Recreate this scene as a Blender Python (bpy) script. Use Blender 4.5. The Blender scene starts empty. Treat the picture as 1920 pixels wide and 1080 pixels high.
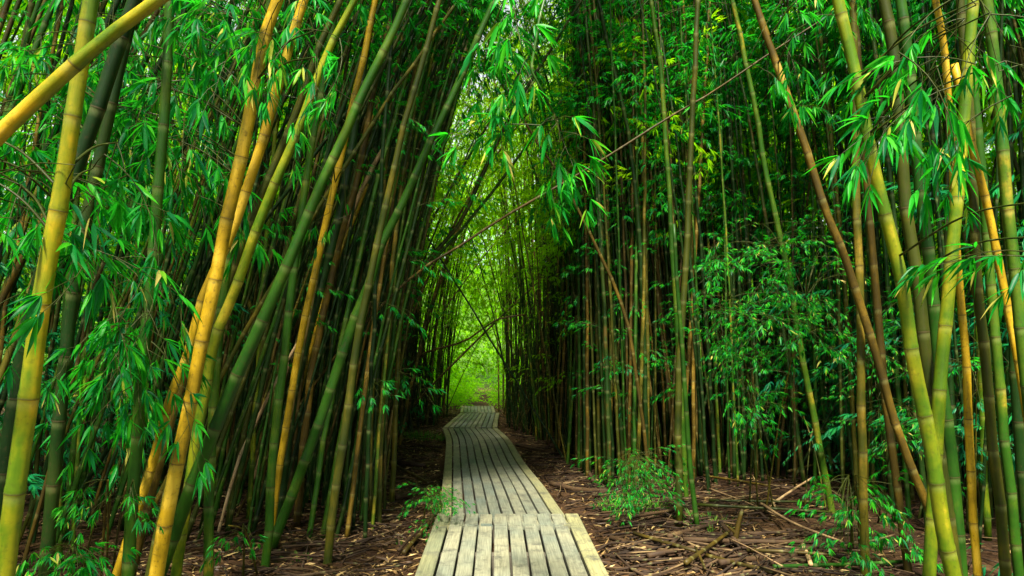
import bpy, math, random
import numpy as np
R = math.radians
rng = np.random.default_rng(7)
random.seed(7)
S = bpy.context.scene
COL = S.collection

# ------------------------------------------------------------------ camera, world, sun, exposure
CAMZ, PITCH, F = 1.5, R(5.0), 1280.0
cam_d = bpy.data.cameras.new('camera'); cam = bpy.data.objects.new('camera', cam_d); COL.objects.link(cam)
cam.location = (0, 0, CAMZ); cam.rotation_euler = (R(90) + PITCH, 0, 0)
cam_d.sensor_width = 36; cam_d.lens = 24; cam_d.clip_start = 0.05; cam_d.clip_end = 1000
S.camera = cam
SUN_EL, SUN_AZ = R(55), R(-176)        # azimuth measured from +Y towards +X
w = bpy.data.worlds.new('World'); S.world = w; w.use_nodes = True
nt = w.node_tree; bg = nt.nodes['Background']
sky = nt.nodes.new('ShaderNodeTexSky'); sky.sky_type = 'NISHITA'; sky.sun_disc = False
sky.sun_elevation = SUN_EL; sky.sun_rotation = SUN_AZ
hs = nt.nodes.new('ShaderNodeHueSaturation'); hs.inputs['Saturation'].default_value = .22     # thin bright cloud: the sky is nearly white
nt.links.new(sky.outputs[0], hs.inputs['Color']); nt.links.new(hs.outputs[0], bg.inputs[0]); bg.inputs[1].default_value = 0.07
sl = bpy.data.lights.new('sun', 'SUN'); sl.energy = 5.0; sl.angle = R(6); sl.color = (1, .93, .80)
so = bpy.data.objects.new('sun', sl); COL.objects.link(so)
so.rotation_euler = (R(90) - SUN_EL, 0, math.pi - SUN_AZ)
S.view_settings.view_transform = 'Standard'; S.view_settings.look = 'None'
S.view_settings.exposure = 2.2; S.view_settings.gamma = 1
S.render.engine = 'CYCLES'
S.cycles.max_bounces = 7; S.cycles.diffuse_bounces = 4; S.cycles.glossy_bounces = 2; S.cycles.transmission_bounces = 5
S.cycles.use_denoising = True

FWD = np.array([0, math.cos(PITCH), math.sin(PITCH)]); UP = np.array([0, -math.sin(PITCH), math.cos(PITCH)])
CAM = np.array([0, 0, CAMZ])
def unproj(px, py, D):
    return CAM + D * (FWD + (px - 960) / F * np.array([1., 0, 0]) + (540 - py) / F * UP)
def proj(P):
    q = np.asarray(P) - CAM; d = q @ FWD
    return 960 + F * q[..., 0] / d, 540 - F * (q @ UP) / d, d
GY = [-50, 0, 6, 10, 14, 20, 24, 30, 45, 60, 120]; GZ = [-.12, -.12, -.16, -.29, -.33, -.55, -.70, -.76, -.3, 1.5, 16]
def gz(x, y):
    x = np.asarray(x, float); y = np.asarray(y, float)
    z = np.interp(y, GY, GZ)
    side = np.clip((np.abs(x + .35) - .75) / 1.5, 0, 1)
    far = np.clip((np.abs(x) - 12) / 20, 0, 3)
    return z + side * (.035 * np.sin(x * 2.1 + y * .9) + .03 * np.sin(y * 2.3 - x * 1.3) + .05) + far * 1.5
def gpt(px, py):
    D = 5.
    for _ in range(60):
        P = unproj(px, py, D); h = P[2] - float(gz(P[0], P[1]))
        D += h / max(.05, (CAMZ - P[2]) / D + 1e-6) * .7
        D = min(max(D, .5), 60)
    return unproj(px, py, D), D

# ------------------------------------------------------------------ materials
def newmat(name):
    m = bpy.data.materials.new(name); m.use_nodes = True
    return m, m.node_tree, m.node_tree.nodes['Principled BSDF']
def N(t, typ, **kw):
    n = t.nodes.new(typ)
    for k, v in kw.items(): setattr(n, k, v)
    return n
def ramp(t, pts, interp='LINEAR'):
    n = N(t, 'ShaderNodeValToRGB'); cr = n.color_ramp; cr.interpolation = interp
    while len(cr.elements) > 1: cr.elements.remove(cr.elements[-1])
    cr.elements[0].position = pts[0][0]; cr.elements[0].color = (*pts[0][1], 1)
    for p, c in pts[1:]:
        e = cr.elements.new(p); e.color = (*c, 1)
    return n
def mixc(t, a, b, fac, mode='MIX'):
    n = N(t, 'ShaderNodeMix', data_type='RGBA', blend_type=mode)
    for s, v in ((0, fac), (6, a), (7, b)):
        if hasattr(v, 'is_linked') or hasattr(v, 'links'): t.links.new(v, n.inputs[s])
        else: n.inputs[s].default_value = v if s == 0 else (*v, 1)
    return n.outputs[2]
def math_(t, op, a, b=0., c=None):
    n = N(t, 'ShaderNodeMath', operation=op)
    for i, v in enumerate((a, b) if c is None else (a, b, c)):
        if hasattr(v, 'links'): t.links.new(v, n.inputs[i])
        else: n.inputs[i].default_value = v
    return n.outputs[0]
def attr(t, name, out):
    n = N(t, 'ShaderNodeAttribute', attribute_name=name); return n.outputs[out]

def culm_mat(name, stops, rough=.38, mottling=.5, bloom=.34):
    """bamboo skin: colour along the straightened cane, streaks, a pale waxy band below each node and a dark scar on it"""
    m, t, b = newmat(name)
    cs = attr(t, 'cs', 'Vector'); cn = attr(t, 'cn', 'Fac'); cr = attr(t, 'cr', 'Fac')
    mp = N(t, 'ShaderNodeMapping'); mp.inputs['Scale'].default_value = (1, 1, .16); t.links.new(cs, mp.inputs[0])
    n1 = N(t, 'ShaderNodeTexNoise'); n1.inputs['Scale'].default_value = 26; n1.inputs['Detail'].default_value = 6; t.links.new(mp.outputs[0], n1.inputs[0])
    n2 = N(t, 'ShaderNodeTexNoise'); n2.inputs['Scale'].default_value = 3.2; n2.inputs['Detail'].default_value = 5; n2.inputs['Roughness'].default_value = .6; t.links.new(cs, n2.inputs[0])
    n3 = N(t, 'ShaderNodeTexNoise'); n3.inputs['Scale'].default_value = 60; n3.inputs['Detail'].default_value = 4; t.links.new(cs, n3.inputs[0])
    fr = math_(t, 'FRACT', cn)
    f = math_(t, 'ADD', math_(t, 'MULTIPLY', n2.outputs[0], 1.9), math_(t, 'MULTIPLY', n1.outputs[0], .65))
    f = math_(t, 'ADD', f, math_(t, 'MULTIPLY', cr, .9))
    f = math_(t, 'ADD', f, math_(t, 'MULTIPLY', fr, .18))
    f = math_(t, 'SUBTRACT', f, 1.36)
    rp = ramp(t, stops); t.links.new(f, rp.inputs[0])
    c = rp.outputs[0]
    blot = ramp(t, [(0, (0, 0, 0)), (.56, (0, 0, 0)), (.70, (1, 1, 1))]); t.links.new(n3.outputs[0], blot.inputs[0])
    c = mixc(t, c, (.035, .028, .010), math_(t, 'MULTIPLY', blot.outputs[0], mottling))
    pale = ramp(t, [(0, (0, 0, 0)), (.86, (0, 0, 0)), (.965, (1, 1, 1)), (.985, (.6, .6, .6)), (.99, (0, 0, 0))]); t.links.new(fr, pale.inputs[0])
    c = mixc(t, c, (.30, .33, .12), math_(t, 'MULTIPLY', pale.outputs[0], math_(t, 'MULTIPLY', n1.outputs[0], bloom)))
    dark = ramp(t, [(0, (1, 1, 1)), (.008, (.6, .6, .6)), (.022, (0, 0, 0)), (.990, (0, 0, 0)), (.995, (1, 1, 1))]); t.links.new(fr, dark.inputs[0])
    c = mixc(t, c, (.05, .035, .015), math_(t, 'MULTIPLY', dark.outputs[0], .8))
    t.links.new(c, b.inputs['Base Color'])
    rr = math_(t, 'ADD', math_(t, 'MULTIPLY', n1.outputs[0], .3), rough - .12)
    t.links.new(rr, b.inputs['Roughness']); b.inputs['Specular IOR Level'].default_value = .16
    bp = N(t, 'ShaderNodeBump'); bp.inputs['Strength'].default_value = .25; bp.inputs['Distance'].default_value = .004
    t.links.new(n1.outputs[0], bp.inputs['Height']); t.links.new(bp.outputs[0], b.inputs['Normal'])
    return m
CM = {
 'yellow': culm_mat('bamboo_skin_yellow', [(0, (.03, .08, .005)), (.32, (.075, .13, .005)), (.6, (.22, .21, .007)), (.8, (.46, .29, .010)), (1, (.62, .42, .06))], .34, .3),
 'ygreen': culm_mat('bamboo_skin_yellow_green', [(0, (.018, .055, .004)), (.4, (.050, .10, .004)), (.75, (.16, .17, .006)), (1, (.40, .30, .02))], .36, .35),
 'green':  culm_mat('bamboo_skin_green', [(0, (.007, .034, .003)), (.5, (.019, .066, .004)), (.85, (.060, .10, .006)), (1, (.19, .16, .012))], .38, .45),
 'dark':   culm_mat('bamboo_skin_dark_green', [(0, (.003, .013, .002)), (.5, (.007, .026, .003)), (.85, (.020, .036, .004)), (1, (.06, .042, .007))], .42, .5),
 'orange': culm_mat('bamboo_skin_orange', [(0, (.06, .052, .004)), (.35, (.16, .105, .005)), (.7, (.33, .205, .007)), (1, (.52, .34, .03))], .42, .5),
 'brown':  culm_mat('bamboo_skin_brown', [(0, (.018, .014, .003)), (.5, (.055, .036, .004)), (.8, (.13, .080, .008)), (1, (.28, .18, .03))], .5, .6),
 'olive':  culm_mat('bamboo_skin_olive', [(0, (.013, .024, .003)), (.5, (.036, .042, .004)), (.8, (.085, .070, .006)), (1, (.18, .12, .014))], .42, .5),
 'tan':    culm_mat('bamboo_skin_dead', [(0, (.16, .10, .05)), (.5, (.34, .22, .10)), (1, (.55, .42, .24))], .6, .5, .1),
 'rotten': culm_mat('bamboo_skin_rotten', [(0, (.020, .011, .006)), (.5, (.050, .028, .012)), (1, (.14, .09, .035))], .7, .5, .04),
}
TWIG = culm_mat('rotting_twig', [(0, (.012, .007, .004)), (.6, (.030, .017, .009)), (.85, (.075, .045, .02)), (1, (.15, .10, .045))], .75, .5)
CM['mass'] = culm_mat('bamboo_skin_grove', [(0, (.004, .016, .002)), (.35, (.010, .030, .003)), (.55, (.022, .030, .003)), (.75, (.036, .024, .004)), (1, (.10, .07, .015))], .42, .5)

def leaf_mat(name, stops, tr=(.03, .55, .010), trf=.45, spec=.14):
    m, t, b = newmat(name)
    lr = attr(t, 'lr', 'Fac')
    rp = ramp(t, stops); t.links.new(lr, rp.inputs[0])
    t.links.new(rp.outputs[0], b.inputs['Base Color']); b.inputs['Roughness'].default_value = .42
    b.inputs['Specular IOR Level'].default_value = spec
    tn = N(t, 'ShaderNodeBsdfTranslucent')
    tc = mixc(t, rp.outputs[0], tr, .75); t.links.new(tc, tn.inputs[0])
    mx = N(t, 'ShaderNodeMixShader'); mx.inputs[0].default_value = trf
    t.links.new(b.outputs[0], mx.inputs[1]); t.links.new(tn.outputs[0], mx.inputs[2])
    t.links.new(mx.outputs[0], t.nodes['Material Output'].inputs[0])
    return m
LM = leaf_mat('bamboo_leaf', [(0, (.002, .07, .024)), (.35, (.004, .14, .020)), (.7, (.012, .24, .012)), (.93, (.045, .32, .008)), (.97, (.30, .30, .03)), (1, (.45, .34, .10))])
LMF = leaf_mat('bamboo_leaf_painted_sun', [(0, (.03, .18, .005)), (.4, (.11, .36, .005)), (1, (.26, .50, .006))], (.42, .80, .003), .55, 0.)  # brighter, yellower copy of the leaf, with sunlit glow put into its colour
LMD = leaf_mat('bamboo_leaf_painted_shade', [(0, (.004, .085, .05)), (.5, (.006, .15, .05)), (.9, (.015, .22, .035)), (1, (.05, .26, .03))], (.03, .45, .05), .35)  # cooler copy of the leaf, with grove shade put into its colour
DRY = leaf_mat('dry_leaf', [(0, (.022, .012, .006)), (.55, (.06, .033, .014)), (.82, (.18, .11, .04)), (1, (.45, .32, .13))], (.4, .25, .08), .12)
GRS = leaf_mat('grass_blade', [(0, (.02, .08, .01)), (.6, (.06, .17, .015)), (1, (.16, .2, .04))], (.1, .4, .02), .35)

def soil_mat():
    m, t, b = newmat('forest_soil')
    tc = N(t, 'ShaderNodeNewGeometry').outputs['Position']
    n1 = N(t, 'ShaderNodeTexNoise'); n1.inputs['Scale'].default_value = 1.1; n1.inputs['Detail'].default_value = 8; t.links.new(tc, n1.inputs[0])
    n2 = N(t, 'ShaderNodeTexNoise'); n2.inputs['Scale'].default_value = 22; n2.inputs['Detail'].default_value = 8; t.links.new(tc, n2.inputs[0])
    rp = ramp(t, [(.25, (.016, .009, .005)), (.5, (.040, .021, .010)), (.7, (.080, .046, .020))]); t.links.new(n1.outputs[0], rp.inputs[0])
    r2 = ramp(t, [(.3, (.35, .35, .35)), (.7, (1.3, 1.25, 1.2))]); t.links.new(n2.outputs[0], r2.inputs[0])
    c = mixc(t, rp.outputs[0], r2.outputs[0], 1., 'MULTIPLY')
    # the ground beyond the grove is grassed over
    sp = N(t, 'ShaderNodeSeparateXYZ'); t.links.new(tc, sp.inputs[0])
    fy = N(t, 'ShaderNodeMapRange'); fy.inputs[1].default_value = 34; fy.inputs[2].default_value = 40; t.links.new(sp.outputs[1], fy.inputs[0])
    c = mixc(t, c, (.05, .10, .015), fy.outputs[0])
    t.links.new(c, b.inputs['Base Color']); b.inputs['Roughness'].default_value = .95; b.inputs['Specular IOR Level'].default_value = .1
    bp = N(t, 'ShaderNodeBump'); bp.inputs['Strength'].default_value = .9; bp.inputs['Distance'].default_value = .03
    t.links.new(n2.outputs[0], bp.inputs['Height']); t.links.new(bp.outputs[0], b.inputs['Normal'])
    return m
SOIL = soil_mat()
def wood_mat(name, c0, c1, c2, stain):
    m, t, b = newmat(name)
    cs = attr(t, 'cs', 'Vector'); cr = attr(t, 'cr', 'Fac')
    mp = N(t, 'ShaderNodeMapping'); mp.inputs['Scale'].default_value = (1, .05, 1); t.links.new(cs, mp.inputs[0])
    g = N(t, 'ShaderNodeTexNoise'); g.inputs['Scale'].default_value = 95; g.inputs['Detail'].default_value = 7; t.links.new(mp.outputs[0], g.inputs[0])
    n = N(t, 'ShaderNodeTexNoise'); n.inputs['Scale'].default_value = 2.2; n.inputs['Detail'].default_value = 5; t.links.new(cs, n.inputs[0])
    s = N(t, 'ShaderNodeTexNoise'); s.inputs['Scale'].default_value = 7; s.inputs['Detail'].default_value = 9; s.inputs['Roughness'].default_value = .72; t.links.new(cs, s.inputs[0])
    f = math_(t, 'ADD', math_(t, 'MULTIPLY', n.outputs[0], 1.1), math_(t, 'MULTIPLY', cr, .35)); f = math_(t, 'SUBTRACT', f, .2)
    rp = ramp(t, [(.2, c0), (.5, c1), (.8, c2)]); t.links.new(f, rp.inputs[0])
    gr = ramp(t, [(.3, (.62, .62, .6)), (.7, (1.15, 1.15, 1.12))]); t.links.new(g.outputs[0], gr.inputs[0])
    c = mixc(t, rp.outputs[0], gr.outputs[0], 1., 'MULTIPLY')
    sr = ramp(t, [(0, (0, 0, 0)), (.50, (0, 0, 0)), (.66, (1, 1, 1))]); t.links.new(s.outputs[0], sr.inputs[0])
    c = mixc(t, c, (.055, .055, .038), math_(t, 'MULTIPLY', sr.outputs[0], stain))
    t.links.new(c, b.inputs['Base Color']); b.inputs['Roughness'].default_value = .78
    bp = N(t, 'ShaderNodeBump'); bp.inputs['Strength'].default_value = .4; bp.inputs['Distance'].default_value = .004
    t.links.new(g.outputs[0], bp.inputs['Height']); t.links.new(bp.outputs[0], b.inputs['Normal'])
    return m
WOOD = wood_mat('weathered_board', (.08, .105, .085), (.125, .135, .095), (.19, .183, .115), .95)
WOODE = wood_mat('weathered_edge_board', (.115, .125, .068), (.165, .16, .075), (.22, .205, .09), .85)
WOODJ = wood_mat('weathered_joist', (.05, .045, .03), (.07, .06, .04), (.09, .08, .05), .6)

# ------------------------------------------------------------------ mesh helpers (numpy)
class G:
    """collects vertices, faces, attributes and builds ONE mesh"""
    def __init__(s): s.v = []; s.f3 = []; s.f4 = []; s.a = {}; s.n = 0; s.m3 = []; s.m4 = []
    def add(s, v, f3=None, f4=None, mat=0, **at):
        v = np.asarray(v, float); k = len(v)
        s.v.append(v)
        if f3 is not None and len(f3): f3 = np.asarray(f3); s.f3.append(f3 + s.n); s.m3.append(np.full(len(f3), mat))
        if f4 is not None and len(f4): f4 = np.asarray(f4); s.f4.append(f4 + s.n); s.m4.append(np.full(len(f4), mat))
        for nm in ('cs', 'cn', 'cr', 'lr'):
            d = 3 if nm == 'cs' else 1
            val = at.get(nm)
            if val is None: val = np.zeros((k, d))
            val = np.broadcast_to(np.asarray(val, float).reshape(-1, d), (k, d))
            s.a.setdefault(nm, []).append(val)
        s.n += k
    def mesh(s, name, mats, smooth=True):
        me = bpy.data.meshes.new(name)
        V = np.concatenate(s.v) if s.v else np.zeros((0, 3))
        f3 = np.concatenate(s.f3) if s.f3 else np.zeros((0, 3), int); f4 = np.concatenate(s.f4) if s.f4 else np.zeros((0, 4), int)
        me.vertices.add(len(V)); me.vertices.foreach_set('co', V.astype('f').ravel())
        L = np.concatenate([f3.ravel(), f4.ravel()]).astype('i'); me.loops.add(len(L)); me.loops.foreach_set('vertex_index', L)
        nf = len(f3) + len(f4); me.polygons.add(nf)
        tot = np.concatenate([np.full(len(f3), 3), np.full(len(f4), 4)]).astype('i')
        st = np.concatenate([[0], np.cumsum(tot)[:-1]]).astype('i') if nf else np.zeros(0, 'i')
        me.polygons.foreach_set('loop_start', st); me.polygons.foreach_set('loop_total', tot)
        mi = np.concatenate([*(s.m3 or [np.zeros(0)]), *(s.m4 or [np.zeros(0)])]).astype('i')
        me.polygons.foreach_set('material_index', mi)
        me.polygons.foreach_set('use_smooth', np.full(nf, bool(smooth)))
        for nm, vals in s.a.items():
            A = np.concatenate(vals)
            if not np.any(A): continue
            at = me.attributes.new(nm, 'FLOAT_VECTOR' if nm == 'cs' else 'FLOAT', 'POINT')
            at.data.foreach_set('vector' if nm == 'cs' else 'value', A.astype('f').ravel())
        for m in mats: me.materials.append(m)
        me.update(calc_edges=True)
        return me
    def build(s, name, mats, parent=None, loc=None, smooth=True):
        me = s.mesh(name, mats if isinstance(mats, (list, tuple)) else [mats], smooth)
        o = bpy.data.objects.new(name, me); COL.objects.link(o)
        if parent is not None:
            o.parent = parent; o.location = -np.array(parent.location)
        return o
def empty(name, loc, label, cat, group=None):
    o = bpy.data.objects.new(name, None); COL.objects.link(o); o.location = tuple(float(c) for c in loc)
    o.empty_display_size = .1
    o['label'] = label; o['category'] = cat
    if group: o['group'] = group
    return o
def tag(o, label=None, cat=None, group=None, kind=None):
    for k, v in (('label', label), ('category', cat), ('group', group), ('kind', kind)):
        if v: o[k] = v
    return o

def frames(P):
    T = np.gradient(P, axis=0); T /= np.linalg.norm(T, axis=1)[:, None] + 1e-12
    ref = np.array([0., 1, 0]) if abs(T[0][1]) < .8 else np.array([1., 0, 0])
    A = np.cross(T, ref); A /= np.linalg.norm(A, axis=1)[:, None] + 1e-12
    return T, A, np.cross(T, A)
def tube(g, P, r, sides, s=None, L=.3, ph=0., cr=0., mat=0, caps=True):
    P = np.asarray(P, float); n = len(P); r = np.broadcast_to(r, (n,))
    T, A, B = frames(P)
    if s is None: s = np.concatenate([[0], np.cumsum(np.linalg.norm(np.diff(P, axis=0), axis=1))])
    th = np.arange(sides) * 2 * math.pi / sides
    c, sn = np.cos(th), np.sin(th)
    V = P[:, None, :] + r[:, None, None] * (c[None, :, None] * A[:, None, :] + sn[None, :, None] * B[:, None, :])
    cs = np.stack([np.broadcast_to(c * .03, (n, sides)), np.broadcast_to(sn * .03, (n, sides)), np.broadcast_to(s[:, None], (n, sides))], -1)
    cs = cs + np.array([cr * 91.7, cr * 37.3, cr * 53.1])
    cn = np.broadcast_to((s / L + ph)[:, None], (n, sides))
    i = np.arange(n - 1)[:, None] * sides; j = np.arange(sides)[None, :]; j2 = (j + 1) % sides
    f4 = np.stack([i + j, i + j2, i + sides + j2, i + sides + j], -1).reshape(-1, 4)
    f3 = []
    V = V.reshape(-1, 3); cs = cs.reshape(-1, 3); cn = cn.reshape(-1)
    if caps:
        V = np.vstack([V, P[0], P[-1]]); cs = np.vstack([cs, cs[0], cs[-1]]); cn = np.append(cn, [cn[0], cn[-1]])
        a, b_ = n * sides, n * sides + 1; e = (n - 1) * sides
        f3 = [(a, (k + 1) % sides, k) for k in range(sides)] + [(b_, e + k, e + (k + 1) % sides) for k in range(sides)]
    g.add(V, f3, f4, mat, cs=cs, cn=cn, cr=cr)

def catmull(pts, per=8):
    pts = np.asarray(pts, float)
    if len(pts) < 3: return np.array([pts[0] + (pts[-1] - pts[0]) * t for t in np.linspace(0, 1, per + 1)])
    q = np.vstack([2 * pts[0] - pts[1], pts, 2 * pts[-1] - pts[-2]]); out = []
    for i in range(1, len(q) - 2):
        p0, p1, p2, p3 = q[i - 1], q[i], q[i + 1], q[i + 2]
        for t in np.linspace(0, 1, per, endpoint=False):
            out.append(.5 * ((2 * p1) + (-p0 + p2) * t + (2 * p0 - 5 * p1 + 4 * p2 - p3) * t * t + (-p0 + 3 * p1 - 3 * p2 + p3) * t ** 3))
    out.append(q[-2]); return np.array(out)
class Curve:
    def __init__(s, P, r):
        s.P = np.asarray(P, float); s.r = np.broadcast_to(np.asarray(r, float), (len(P),)).copy()
        s.s = np.concatenate([[0], np.cumsum(np.linalg.norm(np.diff(s.P, axis=0), axis=1))]); s.len = s.s[-1]
    def at(s, t):
        return np.stack([np.interp(t, s.s, s.P[:, k]) for k in range(3)], -1)
    def rad(s, t): return np.interp(t, s.s, s.r)
    def at_z(s, z):
        i = int(np.argmax(s.P[:, 2] > z)) if (s.P[:, 2] > z).any() else len(s.P) - 1
        return s.P[i]
def culm(g, cv, L, sides, detail, cr, mat=0, wob=0.):
    """a jointed cane: rings swell at every node"""
    n = int(cv.len / L) + 1; ph = rng.random()
    nodes = (np.arange(1, n + 1) - ph) * L; nodes = nodes[(nodes > .03) & (nodes < cv.len - .02)]
    if detail == 2: off = [(-.020, 1.), (-.006, 1.015), (-.003, 1.06), (.002, 1.06), (.005, 1.03), (.009, 1.055), (.013, 1.045), (.03, .985), (L * .5, .975)]
    elif detail == 1: off = [(-.02, 1.), (-.003, 1.09), (.006, 1.07), (.02, .98)]
    else: off = [(-.03, 1.), (0, 1.10), (.03, .98)]
    if len(nodes):
        t = (nodes[:, None] + np.array([o[0] for o in off])[None]).ravel(); k = np.tile([o[1] for o in off], len(nodes))
    else: t = np.zeros(0); k = np.zeros(0)
    ok = (t > 0) & (t < cv.len); t = t[ok]; k = k[ok]
    t = np.concatenate([[0], t, [cv.len]]); k = np.concatenate([[1.03], k, [1]])
    P = cv.at(t); r = cv.rad(t) * k
    if wob and len(nodes):
        wx = np.interp(t, nodes, rng.normal(0, wob, len(nodes))); wy = np.interp(t, nodes, rng.normal(0, wob, len(nodes)))
        P = P + np.stack([wx, wy, wx * 0], -1)
    tube(g, P, r, sides, t, L, ph, cr, mat)
    return nodes

# ---- leaves -------------------------------------------------------------------
def leaf_geo(kind):
    """a lance-shaped blade along +X, folded along its midrib, drooping; unit length, half width 1"""
    if kind == 0:      # 2 triangles
        v = np.array([[0, 0, 0], [.38, 1, .35], [.38, -1, .35], [1, 0, 0]]); return v, np.array([[0, 2, 3], [0, 3, 1]])
    xs = [0, .12, .35, .65, 1]; hw = [0.12, .75, 1, .62, 0]
    v = []; f = []
    for x, h in zip(xs, hw):
        dz = -.16 * x * x
        v += [[x, h, .35 * h, dz], [x, 0, 0, dz], [x, -h, .35 * h, dz]]
    v = np.array(v)
    for i in range(4):
        a = 3 * i; f += [[a + 1, a + 4, a + 3], [a + 1, a + 3, a], [a + 1, a + 2, a + 5], [a + 1, a + 5, a + 4]]
    return v, np.array(f)
LG0 = leaf_geo(0); LG1 = leaf_geo(1)
def leaves(g, pos, dirs, length, width, kind=0, lr=None, mat=0, roll=.5):
    """many blades at once"""
    pos = np.asarray(pos, float); n = len(pos)
    if n == 0: return
    X = np.asarray(dirs, float); X = X / (np.linalg.norm(X, axis=1)[:, None] + 1e-9)
    upv = np.array([0, 0, 1.]) + rng.normal(0, roll, (n, 3))
    Y = np.cross(upv, X); Y /= np.linalg.norm(Y, axis=1)[:, None] + 1e-9; Z = np.cross(X, Y)
    length = np.broadcast_to(length, (n,)); width = np.broadcast_to(width, (n,))
    v, f = LG1 if kind else LG0
    dz = v[:, 3] if v.shape[1] == 4 else np.zeros(len(v))
    W = (pos[:, None, :] + (length[:, None] * v[None, :, 0])[..., None] * X[:, None, :]
         + (width[:, None] * v[None, :, 1])[..., None] * Y[:, None, :] + (width[:, None] * v[None, :, 2])[..., None] * Z[:, None, :])
    W[..., 2] += length[:, None] * dz[None, :] * 1.3
    k = len(v)
    F3 = (f[None] + (np.arange(n) * k)[:, None, None]).reshape(-1, 3)
    if lr is None: lr = rng.random(n)
    g.add(W.reshape(-1, 3), F3, None, mat, lr=np.repeat(lr, k))
def rand_dirs(n):
    d = rng.normal(0, 1, (n, 3)); return d / np.linalg.norm(d, axis=1)[:, None]

class Spray:
    """prototype of a leafy branch growing along +X from the origin"""
    def __init__(s, length, twigs, fan, ll, kind, droop=.35, r0=.004):
        P, D, T = [], [], []
        main = np.array([[t * length, 0, .10 * length * math.sin(t * 2.2) - droop * length * t * t] for t in np.linspace(0, 1, 7)])
        s.tw = [(main, r0, r0 * .35)]
        cmn = Curve(main, .003)
        for k in range(twigs):
            t = .15 + .85 * (k + .5 * rng.random()) / twigs
            b = cmn.at(t * cmn.len); side = 1 if k % 2 else -1
            a = rng.uniform(.3, .95) * side; tl = length * rng.uniform(.18, .42) * (1.15 - .6 * t)
            if k == twigs - 1: a = rng.uniform(-.2, .2)
            d = np.array([math.cos(a), math.sin(a), rng.uniform(-.35, .35)])
            tp = np.array([b + d * tl * q + np.array([0, 0, -.35 * tl * q * q]) for q in (0, .5, 1)])
            s.tw.append((tp, r0 * .5, r0 * .25))
            e = tp[-1]; ax = tp[-1] - tp[-2]; ax /= np.linalg.norm(ax)
            m = rng.integers(fan[0], fan[1] + 1)
            for q in range(m):
                u = (q + .5) / m * 2 - 1
                dd = ax * 1.0 + np.array([-math.sin(a), math.cos(a), 0]) * u * 1.25 + np.array([0, 0, rng.uniform(-.75, .1)])
                bb = e - ax * tl * .5 * rng.random() * abs(u)
                P.append(bb); D.append(dd); T.append(ll * rng.uniform(.65, 1.15) * (1 - .25 * abs(u)))
        s.P = np.array(P); s.D = np.array(D); s.D /= np.linalg.norm(s.D, axis=1)[:, None]; s.T = np.array(T); s.kind = kind
    def put(s, g, M, o, sc=1., twig=True, lrb=(0, 1), lmat=0, tmat=1, sides=3, wf=.095):
        n = len(s.P); Mt = M.T
        lr = lrb[0] + (lrb[1] - lrb[0]) * rng.random(n)
        leaves(g, o + sc * s.P @ Mt, s.D @ Mt + np.array([0, 0, -.22]), s.T * sc, s.T * sc * wf, s.kind, lr, lmat)
        if twig:
            for tp, ra, rb in s.tw:
                tube(g, o + sc * tp @ Mt, np.linspace(ra, rb, len(tp)) * sc, sides, cr=.3, mat=tmat, caps=False)
def basis(az, el, roll=0.):
    X = np.array([math.cos(el) * math.cos(az), math.cos(el) * math.sin(az), math.sin(el)])
    Y = np.array([-math.sin(az), math.cos(az), 0]); Z = np.cross(X, Y)
    c, s_ = math.cos(roll), math.sin(roll)
    return np.stack([X, c * Y + s_ * Z, -s_ * Y + c * Z], 1)
NEAR = [Spray(.55, 6, (5, 8), .150, 1) for _ in range(5)]
MID = [Spray(.75, 11, (5, 8), .115, 0) for _ in range(6)]
FAR = [Spray(1.1, 9, (5, 7), .19, 0) for _ in range(5)]

# bulk merge: pre-baked sprays with many placements, fully vectorised, for the masses
def bulk(g, sprays, pos, az, el, roll, sc, lrb=(0, 1), wf=.095, lmat=0):
    pos = np.asarray(pos); n = len(pos); idx = rng.integers(0, len(sprays), n)
    for k, sp in enumerate(sprays):
        m = idx == k
        if not m.any(): continue
        a, e, r_ = az[m], el[m], roll[m]; q = m.sum()
        X = np.stack([np.cos(e) * np.cos(a), np.cos(e) * np.sin(a), np.sin(e)], -1)
        Y = np.stack([-np.sin(a), np.cos(a), a * 0], -1); Z = np.cross(X, Y)
        c, s_ = np.cos(r_)[:, None], np.sin(r_)[:, None]
        M = np.stack([X, c * Y + s_ * Z, -s_ * Y + c * Z], -1)            # q,3,3
        P = pos[m][:, None, :] + sc[m][:, None, None] * np.einsum('kj,qij->qki', sp.P, M)
        D = np.einsum('kj,qij->qki', sp.D, M) + np.array([0, 0, -.22])
        T = (sc[m][:, None] * sp.T[None]).ravel()
        base = rng.random(q)[:, None] * .5
        lr = lrb[0] + (lrb[1] - lrb[0]) * (base + .5 * rng.random((q, len(sp.P)))).ravel()
        leaves(g, P.reshape(-1, 3), D.reshape(-1, 3), T, T * wf, 0, lr, lmat)

# ------------------------------------------------------------------ ground
def build_ground():
    xs = np.concatenate([np.linspace(-90, -9, 22), np.linspace(-8.6, 8.6, 120), np.linspace(9, 90, 22)])
    ys = np.concatenate([np.linspace(-30, -1, 10), np.linspace(-.5, 30, 170), np.linspace(31, 120, 30)])
    X, Y = np.meshgrid(xs, ys)
    Z = gz(X, Y)
    near = (np.abs(X) < 9) & (Y < 30)
    Z = Z + near * rng.normal(0, .010, Z.shape)
    g = G(); nx, ny = len(xs), len(ys)
    i = np.arange(ny - 1)[:, None] * nx; j = np.arange(nx - 1)[None]
    f4 = np.stack([i + j, i + j + 1, i + nx + j + 1, i + nx + j], -1).reshape(-1, 4)
    g.add(np.stack([X, Y, Z], -1).reshape(-1, 3), None, f4)
    tag(g.build('ground', SOIL), kind='structure')
build_ground()

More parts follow.
